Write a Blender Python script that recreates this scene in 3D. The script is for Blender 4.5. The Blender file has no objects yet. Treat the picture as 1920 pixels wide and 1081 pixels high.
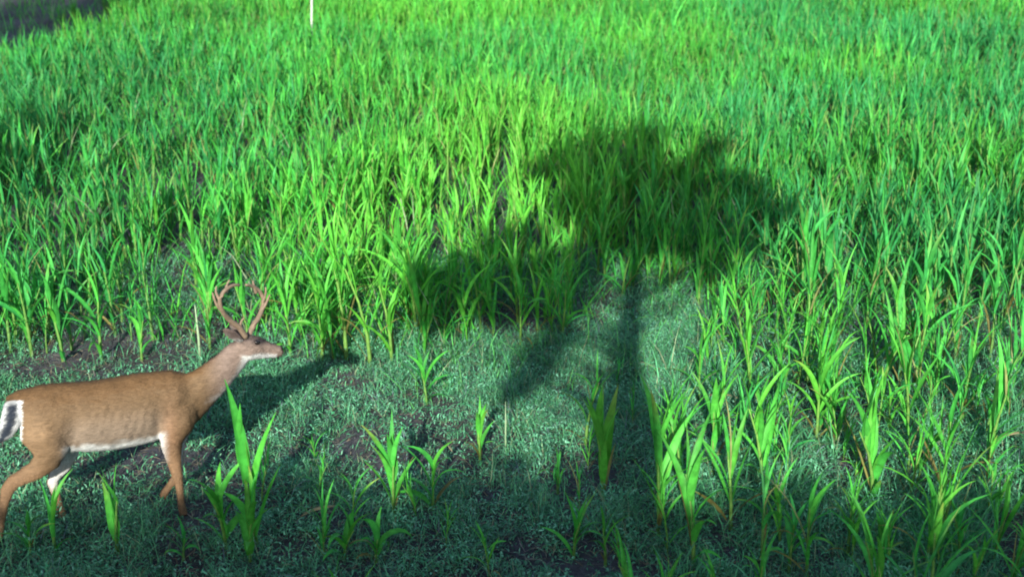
import bpy, math, random
import numpy as np
from mathutils import Vector, Matrix
random.seed(7)
rng = np.random.default_rng(11)
C = bpy.context.scene.collection
R = math.radians

# ------------------------------------------------------------------ camera
CH = 3.9; PITCH = R(20.0); FPX = 2637.0      # focal length in pixels of a 1920 wide frame
cam_d = bpy.data.cameras.new('camera'); cam = bpy.data.objects.new('camera', cam_d); C.objects.link(cam)
cam.location = (0, 0, CH); cam.rotation_euler = (math.pi/2 - PITCH, 0, 0)
cam_d.sensor_width = 36; cam_d.lens = 36*FPX/1920
cam_d.clip_start = .05; cam_d.clip_end = 2000
cam_d.dof.use_dof = True; cam_d.dof.focus_distance = 8.6; cam_d.dof.aperture_fstop = 2.0
bpy.context.scene.camera = cam

# ------------------------------------------------------------------ light
SUN_EL = R(24.0); SUN_AZ = R(5.0)            # the sun stands behind the camera, a little to its left
TS = Vector((-math.sin(SUN_AZ)*math.cos(SUN_EL), -math.cos(SUN_AZ)*math.cos(SUN_EL), math.sin(SUN_EL)))
w = bpy.data.worlds.new('World'); bpy.context.scene.world = w; w.use_nodes = True
nt = w.node_tree; bg = nt.nodes['Background']
sky = nt.nodes.new('ShaderNodeTexSky'); sky.sky_type = 'NISHITA'; sky.sun_disc = False
sky.sun_elevation = SUN_EL; sky.sun_rotation = math.pi + SUN_AZ
nt.links.new(sky.outputs[0], bg.inputs[0]); bg.inputs[1].default_value = .105
sd = bpy.data.lights.new('sun', 'SUN'); sd.energy = 4.6; sd.angle = R(.55); sd.color = (1, .95, .84)
so = bpy.data.objects.new('sun', sd); C.objects.link(so); so.rotation_euler = TS.to_track_quat('Z', 'Y').to_euler()
vs = bpy.context.scene.view_settings
vs.view_transform = 'Standard'; vs.look = 'None'; vs.exposure = .92; vs.gamma = 1; vs.use_curve_mapping = False
bpy.context.scene.cycles.filter_width = 1.9

# ------------------------------------------------------------------ helpers
cP, sP = math.cos(PITCH), math.sin(PITCH)
def ray(px, py):
    u = (px-960)/FPX; v = (540.5-py)/FPX
    return Vector((u, cP + v*sP, -sP + v*cP))
def on_ground(px, py, z=0.):
    d = ray(px, py); t = (z-CH)/d.z
    return Vector((d.x*t, d.y*t, z))
def to_px(X, Y, Z=0.):
    H = CH - Z; d = Y*cP + H*sP; d = np.where(np.abs(d) < .01, .01, d)
    return 960 + FPX*X/d, 540.5 + FPX*(H*cP - Y*sP)/d, d

def lattice(seed, n=64):
    return np.random.default_rng(seed).random((n, n))
LAT = [lattice(s) for s in range(8)]
def noise(x, y, scale, k=0):
    L = LAT[k]; n = L.shape[0]
    x = np.asarray(x, float)/scale + 500; y = np.asarray(y, float)/scale + 500
    i = np.floor(x).astype(int); j = np.floor(y).astype(int); u = x-i; v = y-j
    u = u*u*(3-2*u); v = v*v*(3-2*v)
    a = L[i % n, j % n]; b = L[(i+1) % n, j % n]; c = L[i % n, (j+1) % n]; d = L[(i+1) % n, (j+1) % n]
    return (a*(1-u)+b*u)*(1-v) + (c*(1-u)+d*u)*v
def ground_z(x, y):
    return .10*(noise(x, y, 1.7, 1)-.5) + .035*(noise(x, y, .45, 2)-.5) + .012*(noise(x, y, .14, 3)-.5)

def tag(o, label=None, cat=None, group=None, kind=None):
    if label: o['label'] = label
    if cat: o['category'] = cat
    if group: o['group'] = group
    if kind: o['kind'] = kind
    return o
def empty(name, loc, rz=0):
    o = bpy.data.objects.new(name, None); C.objects.link(o)
    o.location = loc; o.rotation_euler = (0, 0, rz); o.empty_display_size = .1
    return o
def mesh_np(name, V, F, col=None, smooth=True):
    """V (n,3), F (m,k) same sized faces, col (n,3)"""
    me = bpy.data.meshes.new(name)
    V = np.asarray(V, np.float32); F = np.asarray(F, np.int32)
    m, k = F.shape
    me.vertices.add(len(V)); me.vertices.foreach_set('co', V.ravel())
    me.loops.add(m*k); me.loops.foreach_set('vertex_index', F.ravel())
    me.polygons.add(m); me.polygons.foreach_set('loop_start', np.arange(0, m*k, k, dtype=np.int32))
    me.update(calc_edges=True)
    if smooth: me.polygons.foreach_set('use_smooth', np.ones(m, bool))
    if col is not None:
        a = me.color_attributes.new('col', 'FLOAT_COLOR', 'POINT')
        c4 = np.ones((len(V), 4), np.float32); c4[:, :3] = col
        a.data.foreach_set('color', c4.ravel())
    me.update()
    return me
def link(name, me, mat, parent=None):
    o = bpy.data.objects.new(name, me); C.objects.link(o)
    if mat and not me.materials: me.materials.append(mat)
    if parent: o.parent = parent
    return o

# ------------------------------------------------------------------ materials
def new_mat(name):
    m = bpy.data.materials.new(name); m.use_nodes = True
    n = m.node_tree.nodes; l = m.node_tree.links
    return m, n, l, n['Principled BSDF']
def leaf_mat(name, rough=.5, trans=.25, streak=True):
    m, n, l, b = new_mat(name)
    a = n.new('ShaderNodeAttribute'); a.attribute_name = 'col'
    tc = n.new('ShaderNodeTexCoord'); nz = n.new('ShaderNodeTexNoise')
    nz.inputs['Scale'].default_value = 22; nz.inputs['Detail'].default_value = 3
    l.new(tc.outputs['Object'], nz.inputs['Vector'])
    mr = n.new('ShaderNodeMapRange'); mr.inputs[1].default_value = .3; mr.inputs[2].default_value = .7
    mr.inputs[3].default_value = .72; mr.inputs[4].default_value = 1.25
    l.new(nz.outputs[0], mr.inputs[0])
    mx = n.new('ShaderNodeVectorMath'); mx.operation = 'SCALE'
    l.new(a.outputs['Color'], mx.inputs[0]); l.new(mr.outputs[0], mx.inputs['Scale'])
    l.new(mx.outputs[0], b.inputs['Base Color'])
    b.inputs['Roughness'].default_value = rough; b.inputs['Specular IOR Level'].default_value = .35
    tr = n.new('ShaderNodeBsdfTranslucent'); l.new(mx.outputs[0], tr.inputs['Color'])
    ms = n.new('ShaderNodeMixShader'); ms.inputs[0].default_value = trans
    l.new(b.outputs[0], ms.inputs[1]); l.new(tr.outputs[0], ms.inputs[2])
    l.new(ms.outputs[0], n['Material Output'].inputs['Surface'])
    return m
def plain_mat(name, c, rough=.7, ns=30, amt=.3, bump=0.):
    m, n, l, b = new_mat(name)
    tc = n.new('ShaderNodeTexCoord'); nz = n.new('ShaderNodeTexNoise'); nz.inputs['Scale'].default_value = ns
    nz.inputs['Detail'].default_value = 5; l.new(tc.outputs['Object'], nz.inputs['Vector'])
    cr = n.new('ShaderNodeValToRGB'); l.new(nz.outputs[0], cr.inputs[0])
    cr.color_ramp.elements[0].position = .3; cr.color_ramp.elements[1].position = .7
    cr.color_ramp.elements[0].color = (*[v*(1-amt) for v in c], 1); cr.color_ramp.elements[1].color = (*[v*(1+amt) for v in c], 1)
    l.new(cr.outputs[0], b.inputs['Base Color']); b.inputs['Roughness'].default_value = rough
    if bump:
        bp = n.new('ShaderNodeBump'); bp.inputs['Strength'].default_value = bump; bp.inputs['Distance'].default_value = .01
        l.new(nz.outputs[0], bp.inputs['Height']); l.new(bp.outputs[0], b.inputs['Normal'])
    return m
M_leaf = leaf_mat('corn_leaf', .6, .24)
M_weed = leaf_mat('weed_leaf', .6, .2)
M_tree = leaf_mat('tree_leaf', .5, .15)
M_bark = plain_mat('bark', (.13, .10, .08), .9, 14, .5, .8)
M_white = plain_mat('white_paint', (.55, .56, .55), .5, 20, .12)
M_dry = plain_mat('dry_stalk', (.26, .38, .22), .8, 25, .3)
M_dryleaf = plain_mat('dry_leaf', (.22, .20, .10), .8, 25, .3)

# soil
def soil_mat():
    m, n, l, b = new_mat('soil')
    tc = n.new('ShaderNodeTexCoord')
    n1 = n.new('ShaderNodeTexNoise'); n1.inputs['Scale'].default_value = 1.3; n1.inputs['Detail'].default_value = 6
    n2 = n.new('ShaderNodeTexNoise'); n2.inputs['Scale'].default_value = 28; n2.inputs['Detail'].default_value = 8; n2.inputs['Roughness'].default_value = .7
    for k in (n1, n2): l.new(tc.outputs['Object'], k.inputs['Vector'])
    c1 = n.new('ShaderNodeValToRGB'); l.new(n1.outputs[0], c1.inputs[0])
    e = c1.color_ramp.elements; e[0].position = .35; e[0].color = (.040, .044, .050, 1); e[1].position = .68; e[1].color = (.105, .108, .125, 1)
    c2 = n.new('ShaderNodeValToRGB'); l.new(n2.outputs[0], c2.inputs[0])
    e = c2.color_ramp.elements; e[0].position = .32; e[0].color = (.35, .35, .37, 1); e[1].position = .72; e[1].color = (1.45, 1.38, 1.45, 1)
    mx = n.new('ShaderNodeMix'); mx.data_type = 'RGBA'; mx.blend_type = 'MULTIPLY'; mx.inputs[0].default_value = 1
    l.new(c1.outputs[0], mx.inputs[6]); l.new(c2.outputs[0], mx.inputs[7]); l.new(mx.outputs[2], b.inputs['Base Color'])
    b.inputs['Roughness'].default_value = .95
    bp = n.new('ShaderNodeBump'); bp.inputs['Strength'].default_value = 1; bp.inputs['Distance'].default_value = .05
    l.new(n2.outputs[0], bp.inputs['Height']); l.new(bp.outputs[0], b.inputs['Normal'])
    return m

# ------------------------------------------------------------------ ground
def axis(lo, hi, step, far):
    a = list(np.arange(lo, hi+1e-6, step)); s = step
    L, H = a[0], a[-1]
    while H < far: s *= 1.35; H += s; L -= s; a.append(H); a.insert(0, L)
    return np.array(a)
gx = axis(-6, 7, .07, 600); gy = axis(4.5, 14, .07, 600)
GX, GY = np.meshgrid(gx, gy, indexing='ij'); GZ = ground_z(GX, GY)
nx, ny = GX.shape; idx = np.arange(nx*ny).reshape(nx, ny)
F = np.stack([idx[:-1, :-1], idx[1:, :-1], idx[1:, 1:], idx[:-1, 1:]], -1).reshape(-1, 4)
g = link('ground', mesh_np('ground', np.stack([GX, GY, GZ], -1).reshape(-1, 3), F), soil_mat())
tag(g, kind='structure')

# ------------------------------------------------------------------ blades and plants
def blades(B, az, L, W, e0, droop, segs=5, fold=.35, twist=None, col=None, tip=None, rg=rng, power=1.6, wmin=.45):
    """arching leaf blades; B (N,3) bases, az heading, e0 start elevation, droop total bend; returns V,F,col"""
    N = len(B); s = np.linspace(0, 1, segs+1)
    th = e0[:, None] - droop[:, None]*s[None]**power
    ds = L[:, None]/segs
    thm = .5*(th[:, 1:]+th[:, :-1])
    r = np.concatenate([np.zeros((N, 1)), np.cumsum(np.cos(thm)*ds, 1)], 1)
    z = np.concatenate([np.zeros((N, 1)), np.cumsum(np.sin(thm)*ds, 1)], 1)
    ca, sa = np.cos(az)[:, None], np.sin(az)[:, None]
    # the blade also swings sideways a little
    sw = rg.normal(0, .16, N)[:, None]*L[:, None]*s[None]**2
    P = np.stack([B[:, 0:1]+r*ca-sw*sa, B[:, 1:2]+r*sa+sw*ca, B[:, 2:3]+z], -1)
    side = np.stack([-sa+0*r, ca+0*r, 0*r], -1)
    nrm = np.stack([-np.sin(th)*ca, -np.sin(th)*sa, np.cos(th)], -1)
    tw = (twist if twist is not None else rg.normal(0, .6, N))[:, None]*s[None]
    ct, st = np.cos(tw)[..., None], np.sin(tw)[..., None]
    sd_, nn = side*ct+nrm*st, nrm*ct-side*st
    prof = np.minimum(1, wmin+2.0*s)*(1-s**2.4); prof[-1] = .03
    wv = (W[:, None]*prof[None]*.5)[..., None]
    Vv = np.stack([P-sd_*wv+nn*wv*fold, P, P+sd_*wv+nn*wv*fold], 2)        # N, segs+1, 3, 3
    base = (np.arange(N)*(segs+1)*3)[:, None, None]
    k = (np.arange(segs)*3)[None, :, None]; q = np.array([0, 1])[None, None, :]
    a = base+k+q
    Fv = np.stack([a, a+1, a+4, a+3], -1).reshape(-1, 4)
    cc = np.repeat(np.repeat(col[:, None, None, :], segs+1, 1), 3, 2).copy()
    if tip is not None:
        t = np.clip((s-.55)/.45, 0, 1)[None, :, None, None]*tip[:, None, None, None]
        cc = cc*(1-t) + np.array([.24, .27, .06])*t
    cc[:, :, 1, :] *= 1.22
    return Vv.reshape(-1, 3), Fv, cc.reshape(-1, 3)
def stems(B, H, rad, lean, col, sides=5, rings=3):
    N = len(B); t = np.linspace(0, 1, rings+1)[None, :, None]; an = np.arange(sides)/sides*2*np.pi
    c = B[:, None, None, :] + np.zeros((N, rings+1, sides, 3))
    c = c + np.stack([(lean[:, 0:1, None]*t*t + 0*an), (lean[:, 1:2, None]*t*t+0*an), (H[:, None, None]*t+0*an)], -1)
    rr = rad[:, None, None]*(1-.65*t)
    c = c + np.stack([rr*np.cos(an), rr*np.sin(an), 0*rr*an], -1)
    base = (np.arange(N)*(rings+1)*sides)[:, None, None]; k = (np.arange(rings)*sides)[None, :, None]
    i = np.arange(sides)[None, None]; j = (np.arange(sides)+1)[None, None] % sides
    Fv = np.stack([base+k+i, base+k+j, base+k+sides+j, base+k+sides+i], -1).reshape(-1, 4)
    tt = np.broadcast_to(t[..., None], (N, rings+1, sides, 1))
    cc = col[:, None, None, :]*(.8+.5*tt) + np.zeros((N, rings+1, sides, 3))
    return c.reshape(-1, 3), Fv, cc.reshape(-1, 3)
def join(parts):
    V, Fs, Cs, o = [], [], [], 0
    for v, f, c in parts:
        V.append(v); Fs.append(f+o); Cs.append(c); o += len(v)
    return np.concatenate(V), np.concatenate(Fs), np.concatenate(Cs)

YEL = np.array([.105, .430, .040]); MID = np.array([.052, .350, .045]); BLU = np.array([.026, .255, .070])
def hue(t):                                   # t 0 blue green .. 1 yellow green
    t = np.asarray(t)[..., None]
    return np.where(t < .5, BLU+(MID-BLU)*t*2, MID+(YEL-MID)*(t*2-1))
def plants(B, H, tint, rg, nl=9, lw=.04, ll=.5, erect=1., droop=1., segs=5, spread=1., dryness=.5, emin=58, val=None):
    """corn plants: alternate arching leaves on a stalk. returns (leaves), (stalks)"""
    N = len(B); lean = rg.normal(0, .07, (N, 2))*H[:, None]
    i = np.arange(nl)[None]; fr = .06+.86*(i/(nl-1))*np.ones((N, 1))
    fr = np.clip(fr+rg.normal(0, .03, (N, nl)), .02, .97)
    sh = H*.62                                 # stalk height; upper leaves reach above it
    bx = B[:, None, :] + np.stack([lean[:, 0:1]*fr**2, lean[:, 1:2]*fr**2, sh[:, None]*fr], -1)
    az = rg.uniform(0, 2*np.pi, (N, 1)) + i*np.pi + rg.normal(0, .55, (N, nl))
    size = .62+.5*np.sin(np.pi*np.clip(fr*.85+.12, 0, 1))
    L = ll*H[:, None]*size*rg.uniform(.75, 1.25, (N, nl))
    W = lw*(.75+.4*size)*rg.uniform(.7, 1.3, (N, nl))
    e0 = R(emin)+R(88-emin)*fr**1.1*erect+rg.normal(0, .12, (N, nl)); e0 = np.clip(e0, .3, 1.55)
    dr = droop*(2.3-1.75*fr)*rg.uniform(.35, 1.25, (N, nl))
    if spread != 1: e0 = e0*spread
    c = hue(np.clip(tint[:, None]+rg.normal(0, .13, (N, nl)), 0, 1))*rg.uniform(.75, 1.25, (N, nl, 1))
    if val is not None: c = c*val[:, None, None]
    straw = rg.random((N, nl)) < .02; W = np.where(straw, W*.4, W); c = np.where(straw[..., None], np.array([.22, .25, .09]), c)
    dry = (fr < .22) & (rg.random((N, nl)) < dryness*.7); W = np.where(dry, W*.6, W)
    c = np.where(dry[..., None], np.array([.17, .16, .045])*rg.uniform(.6, 1.3, (N, nl, 1)), c)
    tip = (rg.random((N, nl)) < .25)*rg.random((N, nl))*(.5+dryness)
    f = lambda a: a.reshape(-1)
    lv = blades(bx.reshape(-1, 3), f(az), f(L), f(W), f(e0), f(dr), segs, col=c.reshape(-1, 3), tip=f(tip), rg=rg)
    sc = hue(np.clip(tint+.15, 0, 1))*.5+np.array([.12, .15, .05])
    st = stems(B, sh, .008+.007*H, lean, sc)
    return lv, st

# ------------------------------------------------------------------ where things grow
def inpoly(px, py, poly):
    px = np.asarray(px); inside = np.zeros(px.shape, bool); n = len(poly)
    for i in range(n):
        x1, y1 = poly[i]; x2, y2 = poly[(i+1) % n]
        if y1 == y2: continue
        c = ((y1 > py) != (y2 > py)) & (px < (x2-x1)*(py-y1)/(y2-y1)+x1)
        inside ^= c
    return inside
CLEAR_PX = [(-900, 760), (-200, 700), (0, 688), (120, 655), (250, 640), (400, 655), (560, 662), (690, 680), (800, 672), (900, 662), (1010, 655),
            (1105, 630), (1140, 565), (1290, 550), (1335, 620), (1320, 690), (1290, 740), (1260, 800), (1240, 880), (1230, 1400), (-1500, 1400)]
CLEAR = [tuple(on_ground(*p)[:2]) for p in CLEAR_PX]
BARE = [(-60, 14.5)]+[tuple(on_ground(*p)[:2]) for p in ((-60, 165), (60, 128), (150, 100), (225, 65), (245, -20))]+[(-8, 60), (-60, 60)]     # dark bare earth past the far left corner
def density(x, y):
    px, py, _ = to_px(x, y)
    d = 25.+22*np.clip((y-11)/5, 0, 1)
    d *= .5+.9*noise(x, y, 1.5, 4)
    left = np.clip((760-px)/500, 0, 1)
    d *= 1-.72*left*np.clip(4*(noise(x, y, 1.1, 5)-.38), 0, 1)*(y < 17)
    # right-hand foreground thins out towards the camera
    rf = (px > 1200) & (py > 560)
    d = np.where(rf, 24*np.clip(1-(py-560)/480, .25, 1), d)
    d = np.where(inpoly(x, y, CLEAR), np.where((py > 835) & (px > 380), 2.6, np.where((px > 760) & (py > 680), .9, 0)), d)
    d = np.where(inpoly(x+1.6*(noise(x, y, .9, 6)-.5)+.5*(noise(x, y, .3, 5)-.5), y+2.2*(noise(x, y, .8, 3)-.5), BARE), 0, d)
    return d
def scatter(x0, x1, y0, y1, dens_max, dfun, rg):
    n = int((x1-x0)*(y1-y0)*dens_max)
    x = rg.uniform(x0, x1, n); y = rg.uniform(y0, y1, n)
    k = rg.random(n)*dens_max < dfun(x, y)
    # inside the wedge the picture and its neighbours can see
    k &= np.abs(x) < .40*y+2.5
    return x[k], y[k]
x, y = scatter(-16, 16, 5.6, 34, 66, density, rng)
px, py, dd = to_px(x, y)
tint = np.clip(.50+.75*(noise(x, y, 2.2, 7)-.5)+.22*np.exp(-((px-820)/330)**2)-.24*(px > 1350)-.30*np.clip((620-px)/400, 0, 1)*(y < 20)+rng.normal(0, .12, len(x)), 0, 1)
hh = (.55+.46*noise(x, y, 1.3, 0))*rng.uniform(.6, 1.25, len(x))
hh *= np.where((px > 600) & (px < 800) & (y < 10.8), 1.25, 1.)
hh = np.where((px > 1200) & (py > 620), hh*.92, hh)
hh *= np.where(px < 500, .92, 1)
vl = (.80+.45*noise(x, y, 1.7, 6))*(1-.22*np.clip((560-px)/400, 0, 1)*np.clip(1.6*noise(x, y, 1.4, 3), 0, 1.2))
hh *= .95
hh = np.where(inpoly(x, y, CLEAR), hh*.62, hh)
z = ground_z(x, y)
print('corn plants', len(x))

# ------------------------------------------------------------------ near corn plants one by one
HAND = [
 # px, py of foot, top py, kwargs, label
 (482, 1035, 775, dict(nl=4, lw=.078, ll=.62, erect=1.0, droop=.12, t=.62, emin=80), 'tall corn plant with one broad upright blade, right of the deer front leg'),
 (425, 1040, 880, dict(nl=8, lw=.06, ll=.60, droop=1.0, t=.60), 'bushy leafy corn plant low in front of the deer chest'),
 (470, 1060, 900, dict(nl=8, lw=.06, ll=.60, droop=.8, t=.62), 'short wide-leaved corn plant at the foot of the tall single blade'),
 (222, 1050, 862, dict(nl=4, lw=.078, ll=.62, erect=1.0, droop=.2, t=.60, emin=78, dryness=0.), 'corn plant with a broad pale blade under the deer belly'),
 (105, 1050, 905, dict(nl=6, lw=.035, ll=.60, droop=.8, t=.55), 'thin young corn plant beneath the deer hind legs'),
 (60, 1055, 960, dict(nl=7, lw=.04, ll=.65, droop=1.3, t=.45), 'low spreading corn seedling at the bottom left corner'),
 (345, 1060, 985, dict(nl=7, lw=.03, ll=.7, droop=1.6, t=.25), 'small dark corn seedling below the deer front hoof'),
 (738, 975, 800, dict(nl=8, lw=.065, ll=.60, erect=1.1, droop=.35, t=.55), 'fan-shaped bright corn plant in the middle of the trampled clearing'),
 (645, 1055, 965, dict(nl=7, lw=.055, ll=.85, droop=1.5, t=.6), 'low corn plant with arching leaves at the lower edge, left of the fan-shaped one'),
 (705, 1060, 980, dict(nl=7, lw=.055, ll=.85, droop=1.5, t=.5), 'low arching corn plant directly below the fan-shaped corn plant'),
 (812, 965, 845, dict(nl=7, lw=.065, ll=.75, droop=1.5, t=.45), 'corn plant with broad drooping leaves right of the fan-shaped one'),
 (900, 872, 762, dict(nl=6, lw=.045, ll=.65, droop=.6, t=.75, dryness=1.), 'small corn plant with brown withered base in the clearing'),
 (800, 752, 655, dict(nl=7, lw=.05, ll=.6, droop=.9, t=.40), 'blue-green corn plant standing alone near the far edge of the clearing'),
 (1098, 830, 662, dict(nl=7, lw=.028, ll=.5, droop=1.1, t=.60), 'slender corn plant with bare pale stem left of the trunk shadow'),
 (1130, 935, 735, dict(nl=7, lw=.085, ll=.60, erect=1.1, droop=.25, t=.95), 'brightest yellow-green corn plant beside the trunk shadow'),
 (1075, 1050, 925, dict(nl=6, lw=.05, ll=.65, droop=.8, t=.55), 'small corn plant at the lower edge left of the trunk shadow'),
 (1135, 1060, 950, dict(nl=6, lw=.04, ll=.6, droop=.9, t=.5), 'small thin corn plant at the foot of the trunk shadow'),
 (1045, 930, 850, dict(nl=5, lw=.03, ll=.9, droop=1.9, t=.4), 'corn seedling with one hooked leaf in the shaded strip'),
 (1235, 1000, 712, dict(nl=9, lw=.06, ll=.52, erect=1.1, droop=.45, t=.62), 'tall forked corn plant just right of the trunk shadow'),
 (1300, 1060, 820, dict(nl=8, lw=.06, ll=.55, droop=.9, t=.55), 'corn plant at the lower edge right of the forked one'),
 (1370, 985, 775, dict(nl=8, lw=.055, ll=.58, erect=1., droop=.45, t=.62), 'V-shaped corn plant second from the trunk shadow on the right'),
 (1335, 880, 690, dict(nl=8, lw=.05, ll=.5, droop=.8, t=.6), 'corn plant behind the V-shaped one at the clearing edge'),
 (1428, 905, 680, dict(nl=8, lw=.05, ll=.5, droop=.7, t=.68), 'slim upright corn plant right of the V-shaped one'),
 (1405, 740, 575, dict(nl=6, lw=.06, ll=.6, droop=.3, t=.8), 'corn plant with one lit upright blade at the clearing right edge'),
 (1530, 830, 625, dict(nl=9, lw=.045, ll=.5, droop=.8, t=.8, dryness=1.), 'corn plant with yellowed lower leaves at the dense stand front'),
 (1636, 935, 695, dict(nl=10, lw=.06, ll=.50, erect=1.05, droop=.45, t=.58), 'prominent upright corn plant on a clean pale stem, lower right'),
 (1765, 935, 705, dict(nl=9, lw=.055, ll=.5, droop=.6, t=.55), 'full corn plant right of the prominent pale-stemmed one'),
 (1702, 800, 620, dict(nl=7, lw=.06, ll=.6, erect=1.1, droop=.25, t=.7), 'wide V-shaped corn plant behind the full one'),
 (1852, 868, 645, dict(nl=9, lw=.06, ll=.5, erect=1.1, droop=.35, t=.58), 'tall narrow corn plant near the right edge of the frame'),
 (1866, 1040, 905, dict(nl=4, lw=.055, ll=.75, erect=1.1, droop=.15, t=.55), 'young two-bladed corn seedling in the lower right corner'),
 (1590, 1030, 880, dict(nl=6, lw=.035, ll=.5, droop=.8, t=.5), 'small corn plant below and left of the prominent pale-stemmed one'),
 (1650, 1065, 975, dict(nl=5, lw=.06, ll=.8, droop=.5, t=.42), 'corn seedling with a single pale leaf at the lower edge, far right half'),
 (1480, 1060, 935, dict(nl=7, lw=.04, ll=.6, droop=1.2, t=.35), 'dark low corn plant in the shaded weeds at lower right'),
 (1800, 1050, 930, dict(nl=7, lw=.035, ll=.6, droop=1.2, t=.3), 'dim short corn plant left of the two-bladed seedling'),
 (265, 668, 545, dict(nl=8, lw=.04, ll=.5, droop=1.2, t=.5), 'corn plant with pale stem behind the deer back'),
 (190, 668, 470, dict(nl=10, lw=.045, ll=.5, droop=1., t=.5), 'tall corn plant at the front of the stand above the deer rump'),
 (60, 665, 440, dict(nl=10, lw=.05, ll=.55, droop=1.2, t=.38), 'large dark leafy corn plant at the left edge of the stand'),
 (118, 672, 490, dict(nl=9, lw=.05, ll=.55, droop=1.2, t=.4), 'dark corn plant just right of the large left edge one'),
 (695, 682, 395, dict(nl=11, lw=.038, ll=.42, droop=.5, t=.98, dryness=1.), 'tall golden-green corn plant with orange base at the stand corner'),
 (735, 676, 440, dict(nl=11, lw=.038, ll=.42, droop=.5, t=.95, dryness=1.), 'yellow-green corn plant right beside the golden one'),
 (650, 668, 370, dict(nl=11, lw=.038, ll=.42, droop=.5, t=.92, dryness=.7), 'tallest yellow-green corn plant left of the golden one'),
 (545, 660, 470, dict(nl=10, lw=.045, ll=.5, droop=.9, t=.72), 'corn plant right behind the deer nose'),
]
G_NEAR = 'young corn plants spaced out in front of the stand'
def px_height(py_foot, py_top, P):
    lo, hi = 0., 3.
    for _ in range(40):
        m = (lo+hi)/2
        if to_px(P.x, P.y, P.z+m)[1] > py_top: lo = m
        else: hi = m
    return lo
for k, (bx_, by_, ty_, kw, lab) in enumerate(HAND):
    P = on_ground(bx_, by_); P.z = float(ground_z(P.x, P.y)) - .01
    H = px_height(by_, ty_, P)
    kw = dict(kw); t = kw.pop('t'); rg = np.random.default_rng(100+k); kw.setdefault('emin', 64); kw['lw'] *= .68; kw['ll'] *= .96; kw['nl'] += 1
    lv, st = plants(np.zeros((1, 3)), np.array([H*1.06]), np.array([t]), rg, segs=8, **kw)
    o = empty('corn_plant', P); tag(o, lab, 'corn plant', G_NEAR)
    link('stalk', mesh_np('stalk', *st), M_leaf, o); link('foliage', mesh_np('foliage', *lv), M_leaf, o)

# the next largest plants are copies of a dozen and a half kinds
vis = (px > -60) & (px < 1980) & (py < 1200) & (py-hh/ dd*FPX*.9 < 1080)
order = np.argsort(y); order = order[vis[order]]
near = order[:300-len(HAND)]
KINDS = []
for k in range(18):
    rg = np.random.default_rng(300+k); t = (k % 6)/5*.75+.15
    lv, st = plants(np.zeros((1, 3)), np.array([1.0]), np.array([t]), rg, nl=int(rg.integers(8, 12)), lw=rg.uniform(.024, .040), ll=rg.uniform(.40, .52),
                    droop=rg.uniform(.45, 1.0), segs=7, dryness=.6, emin=62)
    KINDS.append((mesh_np('stalk', *st), mesh_np('foliage', *lv), t))
ORD = ['first', 'second', 'third', 'fourth', 'fifth', 'sixth', 'seventh', 'eighth', 'ninth', 'tenth'] + [str(q)+('st' if q % 10 == 1 and q > 20 else 'nd' if q % 10 == 2 and q > 20 else 'rd' if q % 10 == 3 and q > 20 else 'th') for q in range(11, 80)]
def zone(px_, py_):
    g_ = on_ground(px_, py_)
    if inpoly(g_.x, g_.y, CLEAR): return 'weedy clearing', 'small corn plants scattered in the clearing'
    if px_ < 560: return 'stand behind deer', 'corn plants of the stand behind the deer'
    if px_ < 1130: return 'stand left of tree shadow', 'corn plants left of the tree shadow'
    if py_ < 620: return 'dense right stand', 'corn plants of the dense right stand'
    return 'sparse lower right patch', 'corn plants scattered at the lower right'
zones = {}
for i in near: zones.setdefault(zone(px[i], py[i]), []).append(i)
LABEL = {}
for (zn, gr), m in zones.items():
    m = sorted(m, key=lambda i: y[i]); nb = max(1, -(-len(m)//14))
    for b_ in range(nb):
        band = sorted(m[b_*len(m)//nb:(b_+1)*len(m)//nb], key=lambda i: px[i])
        for q, i in enumerate(band):
            sz = 'tall' if hh[i] > .9 else 'short' if hh[i] < .62 else 'medium'
            hu = 'lime' if tint[i] > .66 else 'bluish' if tint[i] < .34 else 'green'
            LABEL[int(i)] = (f'{sz} {hu} corn plant, {ORD[q]} from left, {ORD[b_]} row, {zn}', gr)
proto = {}
for n_, i in enumerate(near):
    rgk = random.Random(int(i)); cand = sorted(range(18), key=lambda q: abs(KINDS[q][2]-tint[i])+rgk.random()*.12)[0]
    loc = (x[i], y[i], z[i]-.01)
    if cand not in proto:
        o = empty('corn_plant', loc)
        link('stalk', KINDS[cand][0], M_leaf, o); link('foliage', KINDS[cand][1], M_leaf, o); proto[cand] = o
    else:
        src = proto[cand]; o = src.copy(); C.objects.link(o); o.location = loc
        for ch in src.children:
            c = ch.copy(); C.objects.link(c); c.parent = o
    s = float(hh[i]); o.scale = (s, s, s); o.rotation_euler = (rgk.gauss(0, .05), rgk.gauss(0, .05), rgk.uniform(0, 6.28))
    la, gr = LABEL[int(i)]; tag(o, la, 'corn plant', gr)

# all the rest of the stand
rest = np.ones(len(x), bool); rest[near] = False
B = np.stack([x, y, z-.01], -1)[rest]
far = B[:, 1] > 13.5
parts = []
for sel, seg in ((~far, 5), (far, 3)):
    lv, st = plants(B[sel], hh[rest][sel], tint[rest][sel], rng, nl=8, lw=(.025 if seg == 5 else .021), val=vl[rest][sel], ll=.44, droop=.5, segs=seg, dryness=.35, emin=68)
    parts += [lv, st]
o = link('corn_stand', mesh_np('corn_stand', *join(parts)), M_leaf)
tag(o, 'thick stand of green corn filling the field up to its far end', 'corn', kind='stuff')

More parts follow.
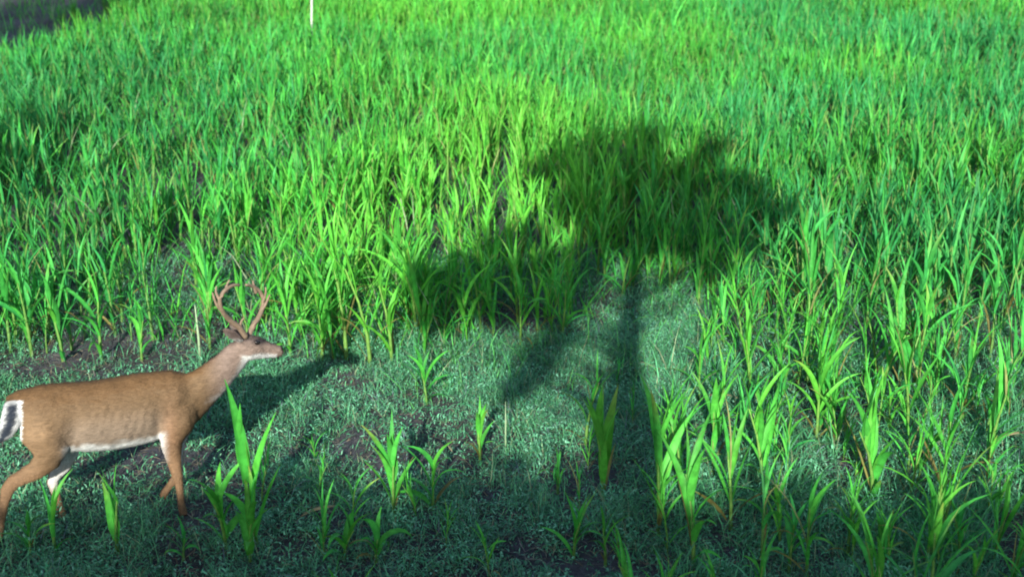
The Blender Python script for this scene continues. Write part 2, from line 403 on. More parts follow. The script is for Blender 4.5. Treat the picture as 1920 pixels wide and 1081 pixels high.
# ------------------------------------------------------------------ weeds and grass
def weed_den(x, y):
    px, py, _ = to_px(x, y)
    d = 50+1500*np.clip(1.0*noise(x, y, .55, 2)+1.3*noise(x, y, .13, 5)-.62, 0, 1)
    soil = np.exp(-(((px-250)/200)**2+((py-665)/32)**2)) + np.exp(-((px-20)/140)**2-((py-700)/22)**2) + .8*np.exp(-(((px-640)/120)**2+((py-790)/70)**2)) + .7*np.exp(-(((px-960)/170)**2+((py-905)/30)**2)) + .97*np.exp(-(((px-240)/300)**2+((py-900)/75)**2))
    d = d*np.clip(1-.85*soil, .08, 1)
    d = np.where((px > 1150) & (px < 1340) & (py < 760) & (py > 500), 1300, d)
    d = np.where(inpoly(x, y, CLEAR) | (py > 640), d, d*.45)
    return d
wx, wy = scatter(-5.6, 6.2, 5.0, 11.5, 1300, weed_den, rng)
print('weeds', len(wx))
def lenmul(x, y):
    return .55+1.1*np.clip(1.6*noise(x, y, .38, 6)-.2, 0, 1)*(.6+.8*noise(x, y, .13, 7))
def tufts(wx, wy, per, L0, L1, W0, W1, tlo, thi, e_lo, e_hi, dlo, dhi, segs, rg, r=.03, dry=.1, purple=0., pale=0.):
    n = len(wx); bx = np.repeat(wx, per)+rg.normal(0, r, n*per); by = np.repeat(wy, per)+rg.normal(0, r, n*per)
    N = n*per
    t = np.repeat(rg.uniform(tlo, thi, n), per)+rg.normal(0, .1, N)
    c = (hue(np.clip(t, 0, 1))*(1-pale)+np.array([.125, .36, .24])*pale)*rg.uniform(.6, 1.3, (N, 1))
    m = rg.random(N) < dry; c = np.where(m[:, None], np.array([.20, .27, .15])*rg.uniform(.6, 1.4, (N, 1)), c)
    m = rg.random(N) < purple; c = np.where(m[:, None], np.array([.12, .17, .20])*rg.uniform(.5, 1.3, (N, 1)), c)
    return blades(np.stack([bx, by, ground_z(bx, by)-.004], -1), rg.uniform(0, 6.283, N), rg.uniform(L0, L1, N)*lenmul(bx, by), rg.uniform(W0, W1, N),
                  rg.uniform(e_lo, e_hi, N), rg.uniform(dlo, dhi, N), segs, col=c, rg=rg, wmin=.3)
pick = rng.random(len(wx))
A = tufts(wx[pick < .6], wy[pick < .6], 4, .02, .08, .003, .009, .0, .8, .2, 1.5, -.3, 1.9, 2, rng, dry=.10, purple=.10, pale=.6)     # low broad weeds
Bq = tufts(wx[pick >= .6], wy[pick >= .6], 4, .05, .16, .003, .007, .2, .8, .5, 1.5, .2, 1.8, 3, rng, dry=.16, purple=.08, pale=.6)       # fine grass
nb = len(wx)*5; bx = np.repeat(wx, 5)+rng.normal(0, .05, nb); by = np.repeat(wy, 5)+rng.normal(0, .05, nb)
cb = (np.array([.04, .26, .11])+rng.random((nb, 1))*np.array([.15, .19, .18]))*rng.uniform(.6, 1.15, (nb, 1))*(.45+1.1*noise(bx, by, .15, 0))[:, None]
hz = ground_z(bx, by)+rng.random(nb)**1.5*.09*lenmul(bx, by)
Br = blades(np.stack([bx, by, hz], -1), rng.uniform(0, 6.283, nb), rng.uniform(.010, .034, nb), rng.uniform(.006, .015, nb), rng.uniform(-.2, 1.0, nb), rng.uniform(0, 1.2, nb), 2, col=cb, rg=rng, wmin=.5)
nl_ = 26000; lx = rng.uniform(-4.6, 5, nl_); ly = rng.uniform(5.2, 11.5, nl_); k_ = rng.random(nl_)[:, None]
cl = np.array([.13, .13, .12])*(1-k_)+np.array([.24, .20, .12])*k_; cl = cl*rng.uniform(.5, 1.3, (nl_, 1))
Li = blades(np.stack([lx, ly, ground_z(lx, ly)+rng.uniform(.0, .02, nl_)], -1), rng.uniform(0, 6.283, nl_), rng.uniform(.02, .13, nl_), rng.uniform(.003, .010, nl_), rng.uniform(-.1, .35, nl_), rng.uniform(-.1, .7, nl_), 2, col=cl, rg=rng)
o = link('weeds', mesh_np('weeds', *join([A, Bq, Br])), M_weed)
tag(link('plant_litter', mesh_np('plant_litter', *Li), M_weed), 'dead stems and leaf litter scattered over the soil', 'litter', kind='stuff')
tag(o, 'low green weeds and wiry grass matting the trampled clearing', 'weeds', kind='stuff')
def gr_den(x, y):
    d = 34*(.3+1.1*noise(x, y, .9, 3))
    return np.where(inpoly(x, y, CLEAR), 0, np.where(inpoly(x, y, BARE), 40*np.clip(noise(x, y, .8, 2)-.3, 0, 1), d))
gx_, gy_ = scatter(-15, 15, 8.6, 31, 48, gr_den, rng)
G1 = tufts(gx_, gy_, 3, .18, .5, .006, .016, .2, .8, .9, 1.5, .1, 1.3, 3, rng, r=.06, dry=.10)
# waist-high fine weeds at the lower right
def gr2(x, y):
    px, py, _ = to_px(x, y); return np.where((px > 1230) & (py > 700), 60*np.clip(2*noise(x, y, .5, 6)-.3, 0, 1), 0)
def gr3(x, y):
    px, py, _ = to_px(x, y); return np.where(inpoly(x, y, CLEAR) & (py < 770) & (px > 740), 70*np.clip(1.5*noise(x, y, .5, 4)-.1, 0, 1)*np.clip((770-py)/130, 0, 1), 0)
kx, ky = scatter(-2, 2.5, 7.5, 11.5, 75, gr3, rng)
G3 = tufts(kx, ky, 9, .08, .26, .004, .010, .3, .9, .8, 1.5, .0, 1.2, 3, rng, r=.05, dry=.08, pale=.25)
hx, hy = scatter(.8, 4.6, 5.4, 9.5, 75, gr2, rng)
G2 = tufts(hx, hy, 14, .08, .26, .004, .012, .0, .5, .6, 1.5, .0, 1.9, 3, rng, r=.07, dry=.08, pale=.5)
o = link('field_grass', mesh_np('field_grass', *join([G1, G2, G3])), M_weed)
tag(o, 'fine green grass growing between the corn plants', 'grass', kind='stuff')

# ------------------------------------------------------------------ small single things
def tube(pts, rad, sides=8):
    """tube through points with a radius each, closed with caps"""
    V, Fc = [], []
    pts = [Vector(p) for p in pts]; n = len(pts); up = Vector((.31, .17, .93))
    for i, p in enumerate(pts):
        d = (pts[min(i+1, n-1)]-pts[max(i-1, 0)]).normalized()
        a = d.cross(up).normalized(); b = d.cross(a)
        for k in range(sides):
            t = 2*math.pi*k/sides; V.append(p+(a*math.cos(t)+b*math.sin(t))*rad[i])
    for i in range(n-1):
        for k in range(sides):
            q = (k+1) % sides; Fc.append((i*sides+k, i*sides+q, (i+1)*sides+q, (i+1)*sides+k))
    for i in (0, n-1):
        c = len(V); V.append(pts[i])
        for k in range(sides):
            q = (k+1) % sides
            Fc.append((c, i*sides+q, i*sides+k) if i == 0 else (c, i*sides+k, i*sides+q))
    return V, Fc
def mesh_py(name, V, Fc):
    me = bpy.data.meshes.new(name); me.from_pydata([tuple(v) for v in V], [], Fc)
    for p in me.polygons: p.use_smooth = True
    me.update(); return me
def multi(chunks):
    V, Fc = [], []
    for v, f in chunks:
        o = len(V); V += list(v); Fc += [tuple(i+o for i in q) for q in f]
    return V, Fc
def local_tube(name, base, pts, rad, mat, label, cat, group=None):
    b = Vector(base); V, Fc = tube([Vector(p)-b for p in pts], rad)
    o = link(name, mesh_py(name, V, Fc), mat); o.location = b; tag(o, label, cat, group); return o
P = on_ground(586, 122); P.z = ground_z(P.x, P.y)-.05
local_tube('marker_stake', P, [P, P+Vector((.01, 0, .6)), P+Vector((.045, 0, 1.25)), P+Vector((.07, 0, 1.9))], [.018, .016, .014, .010], M_white,
           'thin white stake standing in the corn at the far end of the field', 'stake')
for (bx_, by_, tx_, ty_, r_, lab) in ((948, 846, 948, 752, .006, 'thin bare pale stalk standing alone in the clearing'),
                                      (376, 678, 374, 572, .010, 'pale dead stalk upright between the deer antlers and its back')):
    P = on_ground(bx_, by_); P.z = float(ground_z(P.x, P.y))-.02; H = px_height(by_, ty_, P); ex = (tx_-bx_)/FPX*P.y
    local_tube('dead_stalk', P, [P, P+Vector((ex*.4, .01, H*.5)), P+Vector((ex, 0, H))], [r_, r_*.85, r_*.4], M_dry, lab, 'stalk')
for k, (pl, lab) in enumerate(((((548, 985, 0), (570, 962, .05), (598, 950, .07), (628, 946, .05)), 'pale dry blade bent over on the dark soil right of the deer'),
                 (((1300, 760, 0), (1325, 742, .1), (1350, 735, .12), (1385, 745, .08)), 'dry tan leaf arching at the clearing right edge'),
                 (((1850, 850, 0), (1862, 828, .12), (1890, 812, .15), (1925, 808, .12)), 'pale dry leaf arching out at the right frame edge'),
                 (((1672, 855, 0), (1700, 850, .08), (1730, 862, .07), (1752, 880, .02)), 'dry leaf lying across the base of the full corn plant'))):
    G = on_ground(pl[0][0], pl[0][1])
    pts = []
    for (a, b, zz) in pl:
        d = ray(a, b); t = (zz+.02-CH)/d.z if zz == 0 else G.y/d.y
        q = d*t; q.z += CH; pts.append(q)
    # a flat folded blade
    b0 = pts[0].copy(); V, Fc = [], []; n = 13
    for i in range(n):
        s = i/(n-1)*3; j = min(int(s), 2); f = s-j
        p0, p1, p2, p3 = pts[max(j-1, 0)], pts[j], pts[j+1], pts[min(j+2, 3)]
        c = .5*((2*p1)+(p2-p0)*f+(2*p0-5*p1+4*p2-p3)*f*f+(3*p1-p0-3*p2+p3)*f**3)-b0
        wd = .016*math.sin(math.pi*min(1, .15+.85*(1-i/(n-1))))+.002
        V += [c+Vector((0, -wd, -.3*wd)), c+Vector((0, 0, .25*wd)), c+Vector((0, wd*.6, -.6*wd))]
        if i:
            a = 3*(i-1); Fc += [(a, a+1, a+4, a+3), (a+1, a+2, a+5, a+4)]
    o = link('dry_leaf', mesh_py('dry_leaf', V, Fc), M_dryleaf); o.location = b0; tag(o, lab, 'dry leaf')

# ------------------------------------------------------------------ the deer
YAW = R(17); DN = Vector((-math.sin(YAW), math.cos(YAW), 0)); DP0 = Vector((-1.79, 7.0, 0)); DD = Vector((math.cos(YAW), math.sin(YAW), 0))
def dpt(px_, py_, lat=0.):
    """where the sight line meets the deer's long plane, moved lat metres to its far side"""
    d = ray(px_, py_); o = Vector((0, 0, CH)); n = DN
    t = ((DP0+DN*lat)-o).dot(n)/d.dot(n); return o+d*t
SC = 1/342.
def ringed(st, sides=20, upright=False):
    """st: (px, py, half height px, half width m, lat); rings across the path, in the deer's long plane and out to its sides"""
    c = [dpt(s[0], s[1], s[4]) for s in st]; V, Fc = [], []; n = len(st)
    for i in range(n):
        d = (c[min(i+1, n-1)]-c[max(i-1, 0)]); d -= DN*d.dot(DN)*.6; d.normalize()
        if upright: d = (DD+Vector((0, 0, .07))).normalized()
        up = DN.cross(d).normalized(); sd_ = up.cross(d).normalized()
        a = st[i][2]*SC*1.04; b = st[i][3]
        for k in range(sides):
            t = 2*math.pi*k/sides; V.append(c[i]+up*math.cos(t)*a+sd_*math.sin(t)*b)
    for i in range(n-1):
        for k in range(sides):
            q = (k+1) % sides; Fc.append((i*sides+k, i*sides+q, (i+1)*sides+q, (i+1)*sides+k))
    for i in (0, n-1):
        k0 = len(V); V.append(c[i])
        for k in range(sides):
            q = (k+1) % sides
            Fc.append((k0, i*sides+q, i*sides+k) if i == 0 else (k0, i*sides+k, i*sides+q))
    return V, Fc
torso = [(14, 752, 9, .03, 0), (24, 762, 22, .06, 0), (38, 776, 42, .09, 0), (62, 785, 57, .118, 0), (95, 784, 64, .130, 0), (130, 782, 65, .134, 0), (165, 780, 65, .140, 0), (200, 777, 66, .146, 0),
         (240, 770, 66, .146, 0), (275, 763, 65, .138, 0), (305, 758, 63, .126, 0), (332, 750, 57, .105, 0), (352, 748, 50, .086, 0), (371, 748, 38, .066, 0), (384, 745, 22, .04, 0)]
neck = [(300, 762, 36, .08, 0), (335, 752, 46, .088, 0), (362, 738, 43, .078, 0), (384, 722, 35.5, .067, 0), (404, 705, 31, .059, 0), (425, 685, 27, .053, 0), (443, 666, 25, .050, 0), (455, 655, 22, .050, 0)]
head = [(444, 650, 17, .045, 0), (455, 650, 23, .056, 0), (470, 651, 24, .062, 0), (484, 652, 20.5, .054, 0), (498, 655, 16, .040, 0), (511, 657, 13, .033, 0), (522, 657.5, 11.5, .032, 0), (530, 657, 7.5, .024, 0)]
fl_near = [(346, 744, 10, .02, -.05), (345, 754, 24, .035, -.06), (339, 775, 31, .050, -.078), (328, 800, 28, .055, -.09), (322, 828, 19, .044, -.09), (325, 855, 14, .035, -.088), (329, 876, 10.5, .028, -.086), (332, 890, 10, .027, -.085), (335, 905, 7.5, .021, -.084), (338, 925, 6.3, .018, -.083),
           (340, 944, 6.3, .018, -.082), (342, 953, 7.5, .021, -.082), (344, 961, 7, .020, -.082), (346, 970, 9, .024, -.082)]
fl_far = [(345, 760, 16, .03, .05), (338, 790, 26, .05, .085), (330, 825, 18, .04, .09), (331, 855, 12, .032, .09), (334, 880, 9.5, .026, .09), (332, 892, 9, .025, .09), (323, 903, 7, .018, .09), (315, 914, 6.5, .017, .09), (309, 922, 7, .019, .09), (305, 932, 7.5, .02, .09)]
hl_near = [(76, 765, 14, .02, -.06), (78, 780, 32, .045, -.075), (86, 812, 42, .065, -.088), (95, 840, 33, .06, -.095), (88, 862, 23, .048, -.095), (68, 880, 17, .036, -.093), (46, 892, 14, .029, -.09), (26, 902, 13, .026, -.088), (14, 917, 12, .024, -.087), (8, 940, 8.5, .021, -.086),
           (2, 970, 7.5, .019, -.086), (-3, 998, 8.5, .021, -.086), (-5, 1012, 7, .02, -.086), (-4, 1024, 10, .025, -.086)]
hl_far = [(90, 790, 40, .05, .07), (112, 828, 32, .055, .09), (124, 852, 22, .045, .095), (115, 874, 15, .033, .095), (102, 890, 11, .025, .093), (98, 902, 10, .023, .092), (103, 920, 7.5, .019, .09), (109, 942, 7, .018, .09), (113, 955, 8, .02, .09), (117, 968, 9, .023, .09)]
tail = [(26, 748, 9, .03, -.02), (26, 758, 15, .03, -.05), (24, 775, 17, .026, -.09), (20, 795, 16, .024, -.10), (12, 812, 12, .02, -.10), (3, 826, 4, .012, -.10)]
ear_n = [(455, 638, 4, .012, -.045), (446, 633, 7.5, .010, -.062), (436, 626, 9, .008, -.075), (427, 619, 6.5, .007, -.085), (420, 613, 1.5, .004, -.09)]
ear_f = [(458, 632, 4, .012, .045), (452, 624, 7.5, .010, .062), (444, 616, 8.5, .008, .075), (437, 608, 5, .007, .085), (432, 603, 1.5, .004, .09)]
sheath = [(118, 842, 8, .02, 0), (110, 846, 7, .018, 0), (100, 845, 3, .01, 0)]
V, Fc = multi([ringed(torso, 28, True)] + [ringed(s) for s in (neck, head, fl_near, fl_far, hl_near, hl_far, sheath)] + [ringed(tail, 14), ringed(ear_n, 12), ringed(ear_f, 12)])
dme = mesh_py('deer_src', V, Fc); do = bpy.data.objects.new('deer_src', dme); C.objects.link(do)
rm = do.modifiers.new('r', 'REMESH'); rm.mode = 'VOXEL'; rm.voxel_size = .0062
sm = do.modifiers.new('s', 'SMOOTH'); sm.iterations = 20; sm.factor = .5
dg = bpy.context.evaluated_depsgraph_get(); body = bpy.data.meshes.new_from_object(do.evaluated_get(dg)); bpy.data.objects.remove(do)
n = len(body.vertices)
co = np.empty(n*3, np.float32); body.vertices.foreach_get('co', co); co = co.reshape(-1, 3)
nr = np.empty(n*3, np.float32); body.vertex_normals.foreach_get('vector', nr); nr = nr.reshape(-1, 3)
vx, vy, _ = to_px(co[:, 0], co[:, 1], co[:, 2]); zz = co[:, 2]; up_ = (zz > .45)
gs = lambda cx, cy, sx, sy: np.exp(-(((vx-cx)/sx)**2+((vy-cy)/sy)**2))
dsp = .014*gs(82, 800, 34, 34)-.016*gs(142, 806, 16, 30)+.012*gs(334, 762, 20, 34)-.009*gs(300, 790, 10, 30)-.010*gs(362, 722, 12, 18)+.010*gs(352, 790, 10, 16)-.008*gs(118, 740, 20, 14)+.006*gs(474, 664, 8, 7)
dsp += .0011*np.sin((vx+.25*(vy-770))*2*np.pi/15.)*gs(230, 785, 60, 34)+.004*(noise(vx, vy, 9, 2)-.5)
co = co+nr*(dsp*up_)[:, None]; body.vertices.foreach_set('co', co.astype(np.float32).ravel()); body.update()
co = np.empty(n*3, np.float32); body.vertices.foreach_get('co', co); co = co.reshape(-1, 3)
nr = np.empty(n*3, np.float32); body.vertex_normals.foreach_get('vector', nr); nr = nr.reshape(-1, 3)
vx, vy, _ = to_px(co[:, 0], co[:, 1], co[:, 2]); zz = co[:, 2]
lat = (co-np.array(DP0))@np.array(DN)
TAN = np.array([.142, .092, .050]); RED = np.array([.135, .078, .036]); GREY = np.array([.190, .142, .118]); WHT = np.array([.58, .60, .60]); DRK = np.array([.014, .012, .014])
def ss(a, b, t): t = np.clip((t-a)/(b-a), 0, 1); return t*t*(3-2*t)
def mixc(c, d, t): return c*(1-t[:, None])+d*t[:, None]
col = np.tile(TAN, (n, 1))
col = mixc(col, RED, ss(.3, .85, nr[:, 2])*ss(.6, .8, zz))                       # darker, redder back
col = mixc(col, GREY, ss(375, 430, vx)*(zz > .6))                               # greyer neck and face
col = mixc(col, np.array([.18, .115, .065]), ss(120, 50, vx)*ss(.75, .55, zz)*.6)  # haunch lightened towards the rear, its lit look painted into the coat
top = np.interp(vx, [30, 60, 150, 250, 340], [740, 726, 715, 703, 692]); dn = (vy-top)/130.
col = mixc(col, np.array([.22, .175, .135]), ss(.35, .85, dn)*ss(90, 150, vx)*ss(335, 290, vx)*(zz > .38)*.8)
col = mixc(col, np.array([.25, .165, .095]), np.exp(-(((vx-75)/30)**2+((vy-815)/38)**2))*.6)
col = mixc(col, np.array([.23, .13, .075]), np.exp(-(((vx-322)/18)**2+((vy-815)/60)**2))*.6)
col = mixc(col, np.array([.215, .130, .072]), ss(.52, .40, zz)*.75)
blotch = noise(co[:, 0]*1.0, co[:, 2]*1.0, .07, 3)*.6+noise(co[:, 0], co[:, 2], .02, 4)*.4
col *= (.86+.28*blotch)[:, None]
bot = np.interp(vx, [100, 150, 200, 250, 300, 330], [850, 847, 843, 836, 826, 818])
belly = np.maximum(ss(-.35, -.75, nr[:, 2]), ss(-17, -6, vy-bot+14*(blotch-.5)))*ss(.38, .42, zz)*ss(112, 135, vx)*ss(322, 296, vx)*(np.abs(lat) < .16)
col = mixc(col, WHT, belly)
col = mixc(col, WHT, ss(0, -.45, nr[:, 2])*ss(440, 462, vx)*(vx < 520)*(zz > .8))   # throat and chin
thr = ss(-.15, -.6, nr[:, 2])*(vx > 385)*(vx < 470)*(zz > .7); col = mixc(col, WHT, thr*.55)
inner = (nr@np.array(DN))*np.sign(-lat)                                          # inside of the legs
col = mixc(col, WHT, ss(.3, .8, inner)*ss(.55, .45, zz)*ss(.18, .30, zz)*.8)
rumpw = ss(46, 40, vx)*(vy > 752)*(vy < 800)*ss(.52, .6, zz); col = mixc(col, WHT, rumpw*.9)
isT = (vx < 44) & (vy > 750) & (vy < 850) & (zz > .42) & (lat < -.055)
tl = np.abs(vx-np.interp(vy, [750, 775, 795, 812, 826], [26, 24, 20, 12, 3])); edge = np.clip(ss(5, 15, tl+8*(noise(vx, vy, 3, 2)-.5))+.6*ss(762, 753, vy), 0, 1)
col = np.where(isT[:, None], mixc(np.tile(np.array([.022, .030, .045]), (n, 1)), WHT, edge), col)
fd = np.exp(-(((vx-482)/14)**2+((vy-640)/6)**2))                                # dark brow stripe and crown
col = mixc(col, DRK*2.2, np.clip(1.25*np.exp(-(((vx-487)/13)**2+((vy-639)/6.)**2))+.8*np.exp(-(((vx-462)/12)**2+((vy-633)/6)**2)), 0, .92)*(zz > .8))
col = mixc(col, DRK, ss(524, 529, vx)*ss(660, 656, vy)*(vy < 664)*(zz > .8))
col = mixc(col, np.array([.09, .065, .06]), ((vx < 450) & (vy < 634) & (vx > 410) & (zz > .8))*.7)   # ears
hoof = (zz < .062); col = np.where(hoof[:, None], DRK, col)
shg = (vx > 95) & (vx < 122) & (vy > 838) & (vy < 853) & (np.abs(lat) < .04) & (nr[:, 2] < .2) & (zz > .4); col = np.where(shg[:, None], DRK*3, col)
ORG = Vector((-2.2, 6.9, 0)); co2 = co-np.array(ORG); body.vertices.foreach_set('co', co2.ravel())
a = body.color_attributes.new('col', 'FLOAT_COLOR', 'POINT'); c4 = np.ones((n, 4), np.float32); c4[:, :3] = np.clip(col, 0, 1); a.data.foreach_set('color', c4.ravel())
body.polygons.foreach_set('use_smooth', np.ones(len(body.polygons), bool)); body.update()
def fur():
    m, nn, l, b = new_mat('fur')
    at = nn.new('ShaderNodeAttribute'); at.attribute_name = 'col'
    tc = nn.new('ShaderNodeTexCoord'); mp = nn.new('ShaderNodeMapping'); mp.inputs['Scale'].default_value = (25, 90, 110); mp.inputs['Rotation'].default_value = (0, R(8), YAW)
    nz = nn.new('ShaderNodeTexNoise'); nz.inputs['Scale'].default_value = 1; nz.inputs['Detail'].default_value = 4
    l.new(tc.outputs['Object'], mp.inputs[0]); l.new(mp.outputs[0], nz.inputs['Vector'])
    mr = nn.new('ShaderNodeMapRange'); mr.inputs[1].default_value = .3; mr.inputs[2].default_value = .7; mr.inputs[3].default_value = .8; mr.inputs[4].default_value = 1.18
    l.new(nz.outputs[0], mr.inputs[0]); mx = nn.new('ShaderNodeVectorMath'); mx.operation = 'SCALE'
    l.new(at.outputs['Color'], mx.inputs[0]); l.new(mr.outputs[0], mx.inputs['Scale']); l.new(mx.outputs[0], b.inputs['Base Color'])
    b.inputs['Roughness'].default_value = .75; b.inputs['Specular IOR Level'].default_value = .25
    bp = nn.new('ShaderNodeBump'); bp.inputs['Strength'].default_value = .45; bp.inputs['Distance'].default_value = .006
    l.new(nz.outputs[0], bp.inputs['Height']); l.new(bp.outputs[0], b.inputs['Normal'])
    return m
deer = empty('deer', ORG); tag(deer, 'tan antlered buck with white belly walking to the right at the left edge', 'deer')
M_fur = fur(); link('body', body, M_fur, deer)
body.calc_loop_triangles(); nt_ = len(body.loop_triangles); tv = np.empty(nt_*3, np.int32); body.loop_triangles.foreach_get('vertices', tv); tv = tv.reshape(-1, 3)
ta = np.linalg.norm(np.cross(co2[tv[:, 1]]-co2[tv[:, 0]], co2[tv[:, 2]]-co2[tv[:, 0]]), axis=1); NH = 90000
ti = rng.choice(nt_, NH, p=ta/ta.sum()); bc = rng.dirichlet((1, 1, 1), NH)
hp = (co2[tv[ti]]*bc[..., None]).sum(1); hn = (nr[tv[ti]]*bc[..., None]).sum(1); hc = col[tv[ti]].mean(1)*rng.uniform(.86, 1.2, (NH, 1))
legz = np.clip((.5-(hp[:, 2]+ORG.z))/.1, 0, 1)[:, None]
fl = np.array([-DD.x, -DD.y, -.30])*(1-legz)+np.array([-.1, 0, -1.])*legz; fl = fl+rng.normal(0, .16, (NH, 3)); fl -= hn*(fl*hn).sum(1)[:, None]; fl /= np.linalg.norm(fl, axis=1)[:, None]+1e-6
sm_ = ((hp[:, 0]+ORG.x > -1.42) | (hp[:, 2] < .4))
ln = rng.uniform(.010, .022, NH)*np.where(sm_, .55, 1); ln = ln[:, None]
wd = np.cross(hn, fl)*rng.uniform(.0009, .0018, (NH, 1))
hv = np.stack([hp-wd-hn*.001, hp+wd-hn*.001, hp+fl*ln*.6+wd*.8+hn*.0030, hp+fl*ln*.6-wd*.8+hn*.0030, hp+fl*ln+hn*.0038+wd*.1, hp+fl*ln+hn*.0038-wd*.1], 1).reshape(-1, 3)
b0_ = np.arange(NH)[:, None]*6; hf = np.concatenate([b0_+np.array([0, 1, 2, 3]), b0_+np.array([3, 2, 4, 5])])
link('coat', mesh_np('coat', hv, hf, np.repeat(hc, 6, 0)), M_fur, deer)
M_ant = plain_mat('antler_velvet', (.20, .145, .10), .7, 40, .25, .4)
def antler(paths):
    ch = []
    for pl, r0, r1 in paths:
        pts = [dpt(*p)-ORG for p in pl]; m = len(pts); fine = []
        for i in range(m-1):
            p0, p1, p2, p3 = pts[max(i-1, 0)], pts[i], pts[i+1], pts[min(i+2, m-1)]
            for q in range(4):
                f = q/4; fine.append(.5*((2*p1)+(p2-p0)*f+(2*p0-5*p1+4*p2-p3)*f*f+(3*p1-p0-3*p2+p3)*f**3))
        fine.append(pts[-1]); k = len(fine)
        ch.append(tube(fine, [r0+(r1-r0)*i/(k-1) for i in range(k)], 8))
    return mesh_py('antler', *multi(ch))
link('antler', antler([(((461, 632, -.025), (448, 613, -.05), (430, 599, -.09), (417, 583, -.13), (412, 564, -.16), (420, 546, -.15), (436, 535, -.11), (449, 534, -.07)), .017, .008),
                       (((417, 583, -.13), (406, 570, -.14), (398, 548, -.14)), .011, .004), (((412, 562, -.15), (405, 548, -.15), (406, 536, -.14)), .010, .004),
                       (((424, 548, -.13), (425, 535, -.12), (431, 524, -.12)), .010, .004), (((450, 616, -.045), (452, 603, -.045), (458, 595, -.05)), .010, .004)]), M_ant, deer)
link('antler', antler([(((465, 630, .025), (474, 612, .05), (484, 596, .09), (491, 580, .13), (494, 563, .16), (487, 546, .15), (473, 536, .11), (461, 534, .07)), .017, .008),
                       (((489, 584, .12), (498, 570, .13), (506, 552, .13)), .011, .004), (((492, 566, .15), (498, 552, .15), (498, 538, .15)), .010, .004),
                       (((480, 549, .13), (476, 536, .12), (474, 526, .12)), .010, .004), (((472, 616, .045), (478, 606, .045), (484, 602, .05)), .010, .004)]), M_ant, deer)
me_ = bpy.data.meshes.new('eye'); import bmesh
bm = bmesh.new(); bmesh.ops.create_uvsphere(bm, u_segments=16, v_segments=10, radius=.013); bm.to_mesh(me_); bm.free()
for p in me_.polygons: p.use_smooth = True
m, nn, l, b = new_mat('eye'); b.inputs['Base Color'].default_value = (.01, .008, .008, 1); b.inputs['Roughness'].default_value = .08
e = link('eye', me_, m, deer); e.location = dpt(482, 642, -.05)-ORG
e2 = e.copy(); C.objects.link(e2); e2.parent = deer; e2.location = dpt(482, 642, .05)-ORG

# ------------------------------------------------------------------ tree the camera hangs on, and shrubs behind it: they cast the shade in the picture
def leaf_cloud(centres, per, size, rg, flat=1., soft=.42):
    """many small leaf blades spread through spheres (x,y,z,r)"""
    P, = [[]]
    for (c, r, k) in centres:
        nl = int(per*k); d = rg.normal(0, 1, (nl, 3)); d /= np.linalg.norm(d, axis=1)[:, None]
        q = d*(rg.random((nl, 1))**soft)*r*(1.12 if soft > .5 else 1); q[:, 1] *= flat
        P.append(q+np.array(c))
    B = np.concatenate(P); N = len(B)
    c = hue(rg.uniform(.1, .7, N))*.6*rg.uniform(.6, 1.3, (N, 1))
    return blades(B, rg.uniform(0, 6.283, N), rg.uniform(.7, 1.4, N)*size, rg.uniform(.35, .65, N)*size, rg.uniform(-.9, 1.3, N), rg.uniform(0, .9, N), 2, col=c, rg=rg)
TB = Vector((-.5*math.sin(SUN_AZ), -.5*math.cos(SUN_AZ), 0))
def shade_at(px_, py_, zt, yp):
    """the point at depth yp on the sun's way to where (px,py) meets height zt"""
    g_ = on_ground(px_, py_, zt); t = (yp-g_.y)/TS.y; return g_+TS*t
SH = [(1080, 300, 55), (1135, 262, 38), (1215, 258, 42), (1340, 275, 40), (1290, 330, 62), (1190, 325, 80), (1090, 365, 66), (1020, 310, 40), (1392, 345, 48), (1440, 392, 30), (1482, 388, 18),
      (1250, 400, 80), (1150, 410, 64), (1340, 415, 66), (1400, 440, 30), (1345, 490, 30), (1290, 440, 34), (1215, 430, 34),
      (990, 430, 38), (925, 448, 40), (860, 505, 48), (800, 530, 36), (850, 565, 45), (930, 520, 50), (1010, 500, 50), (1085, 490, 48), (1010, 565, 45), (935, 580, 34), (820, 595, 24), (1068, 560, 42),
      (1045, 625, 36), (1008, 675, 36), (972, 722, 28), (1100, 455, 35)]
rg = np.random.default_rng(5); cent = []
for (a, b, r) in SH:
    yp = -.9+float(rg.uniform(-.55, .55)); zt_ = .5 if b < 560 else .08; P = shade_at(a, b, zt_, yp); D = on_ground(a, b, zt_).length
    cent.append((tuple(P), r/FPX*D*(.98 if a > 1100 and b < 470 else .86), (r/50)**2))
tree = empty('tree', TB); tag(tree, 'slender leafy tree beside the camera whose shadow lies on the corn', 'tree')
v_, f_, c_ = leaf_cloud(cent, 520, .115, rg, soft=.60); v_ = v_-np.array(TB)
link('crown', mesh_np('crown', v_, f_, c_), M_tree, tree)
ch = []
trunk_pts = [(0, 0, -.1), (.01, 0, 1.4), (0, -.02, 2.8), (.0, -.02, 3.9), (.01, -.03, 4.35), (.03, -.10, 5.0), (.05, -.3, 5.8), (.10, -.5, 7.0)]
ch.append(tube(trunk_pts, [.25, .23, .22, .205, .11, .08, .05, .02], 12))
for (c, r, k) in cent:
    q = Vector(c)-TB; zb = max(3.9, min(6.6, q.z-.45*math.hypot(q.x, q.y)-.3))
    base = Vector((.02, -.05-.1*max(0, zb-4.3), zb)); mid = base*.45+q*.55; mid.z -= .08
    ch.append(tube([base, mid, q], [.028, .016, .006], 6))
link('trunk', mesh_py('trunk', *multi(ch)), M_bark, tree)
labs = ['tall shrub standing behind the camera on its left', 'rounded shrub behind the camera tree', 'broad shrub behind the camera on its right', 'low shrub far to the left behind the camera', 'low shrub far to the right behind the camera']
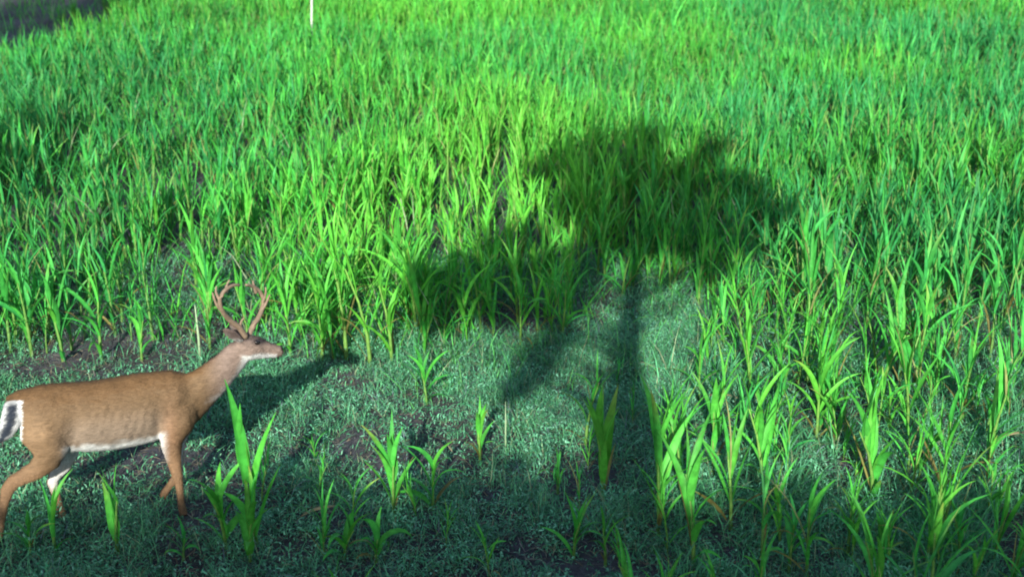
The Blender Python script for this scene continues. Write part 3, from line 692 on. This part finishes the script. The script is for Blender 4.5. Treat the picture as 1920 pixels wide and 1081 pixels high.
EDGE = [(-60, 985), (100, 960), (250, 945), (380, 950), (480, 910), (600, 900), (700, 945), (800, 930), (900, 885), (1000, 885), (1080, 915), (1150, 965), (1240, 975), (1330, 950), (1440, 920), (1560, 945), (1680, 950), (1790, 930), (1900, 955), (2010, 930)]
groups = [EDGE[0:4], EDGE[4:8], EDGE[8:12], EDGE[12:16], EDGE[16:20]]
lab_i = [3, 0, 1, 2, 4]
for gi, gp in enumerate(groups):
    cs = []
    for (a, b) in gp:
        yp = -2.6+float(rg.uniform(-.3, .3)); P = shade_at(a, b, .03, yp); r = .38
        cs.append(((P.x, P.y, P.z-r*.8), r, 1.)); zt = P.z-r*.8
        while zt > .5:
            zt -= .45; cs.append(((P.x+float(rg.normal(0, .05)), P.y+float(rg.normal(0, .15)), zt), .42, 1.))
    bx_ = sum(c[0][0] for c in cs)/len(cs); bs = Vector((bx_, -2.6, 0))
    s_ = empty('shrub', bs); tag(s_, labs[lab_i[gi]], 'shrub', 'shrubs behind the camera')
    v_, f_, c_ = leaf_cloud(cs, 420, .13, rg); link('foliage', mesh_np('foliage', v_-np.array(bs), f_, c_), M_tree, s_)
    ch = [tube([(0, 0, -.1), (Vector(c[0])-bs)*.5+Vector((0, 0, .1)), Vector(c[0])-bs], [.03, .02, .008], 6) for c in cs if c[0][2] > 1.0]
    link('stem', mesh_py('stem', *multi(ch)), M_bark, s_)

for (tx, ty, tz, tr, lab) in ((-8.3, 14.6, 4.4, 1.75, 'round-crowned tree off the left side shading the bare earth corner'), (-5.95, 6.7, 3.1, .95, 'small tree left of the deer shading the left edge of the stand')):
    bs = Vector((tx, ty, 0)); t_ = empty('tree', bs); tag(t_, lab, 'tree'); cs = []
    for q in range(34):
        d = rg.normal(0, 1, 3); d /= np.linalg.norm(d); c = d*tr*rg.random()**.4; c[2] = c[2]*.9+tz
        cs.append((tuple(c), .42*tr/1.3, 1.))
    v_, f_, c_ = leaf_cloud(cs, 330 if tr > 1.5 else 110, .13, rg); link('crown', mesh_np('crown', v_, f_, c_), M_tree, t_)
    ch = [tube([(0, 0, -.1), (.04, .02, tz*.5), (0, 0, tz)], [.13, .10, .05], 10)]
    for c, r, k in cs[:16]: ch.append(tube([(.02, .01, tz*.55), Vector(c)*.6+Vector((0, 0, tz*.2)), c], [.04, .025, .008], 6))
    link('trunk', mesh_py('trunk', *multi(ch)), M_bark, t_)
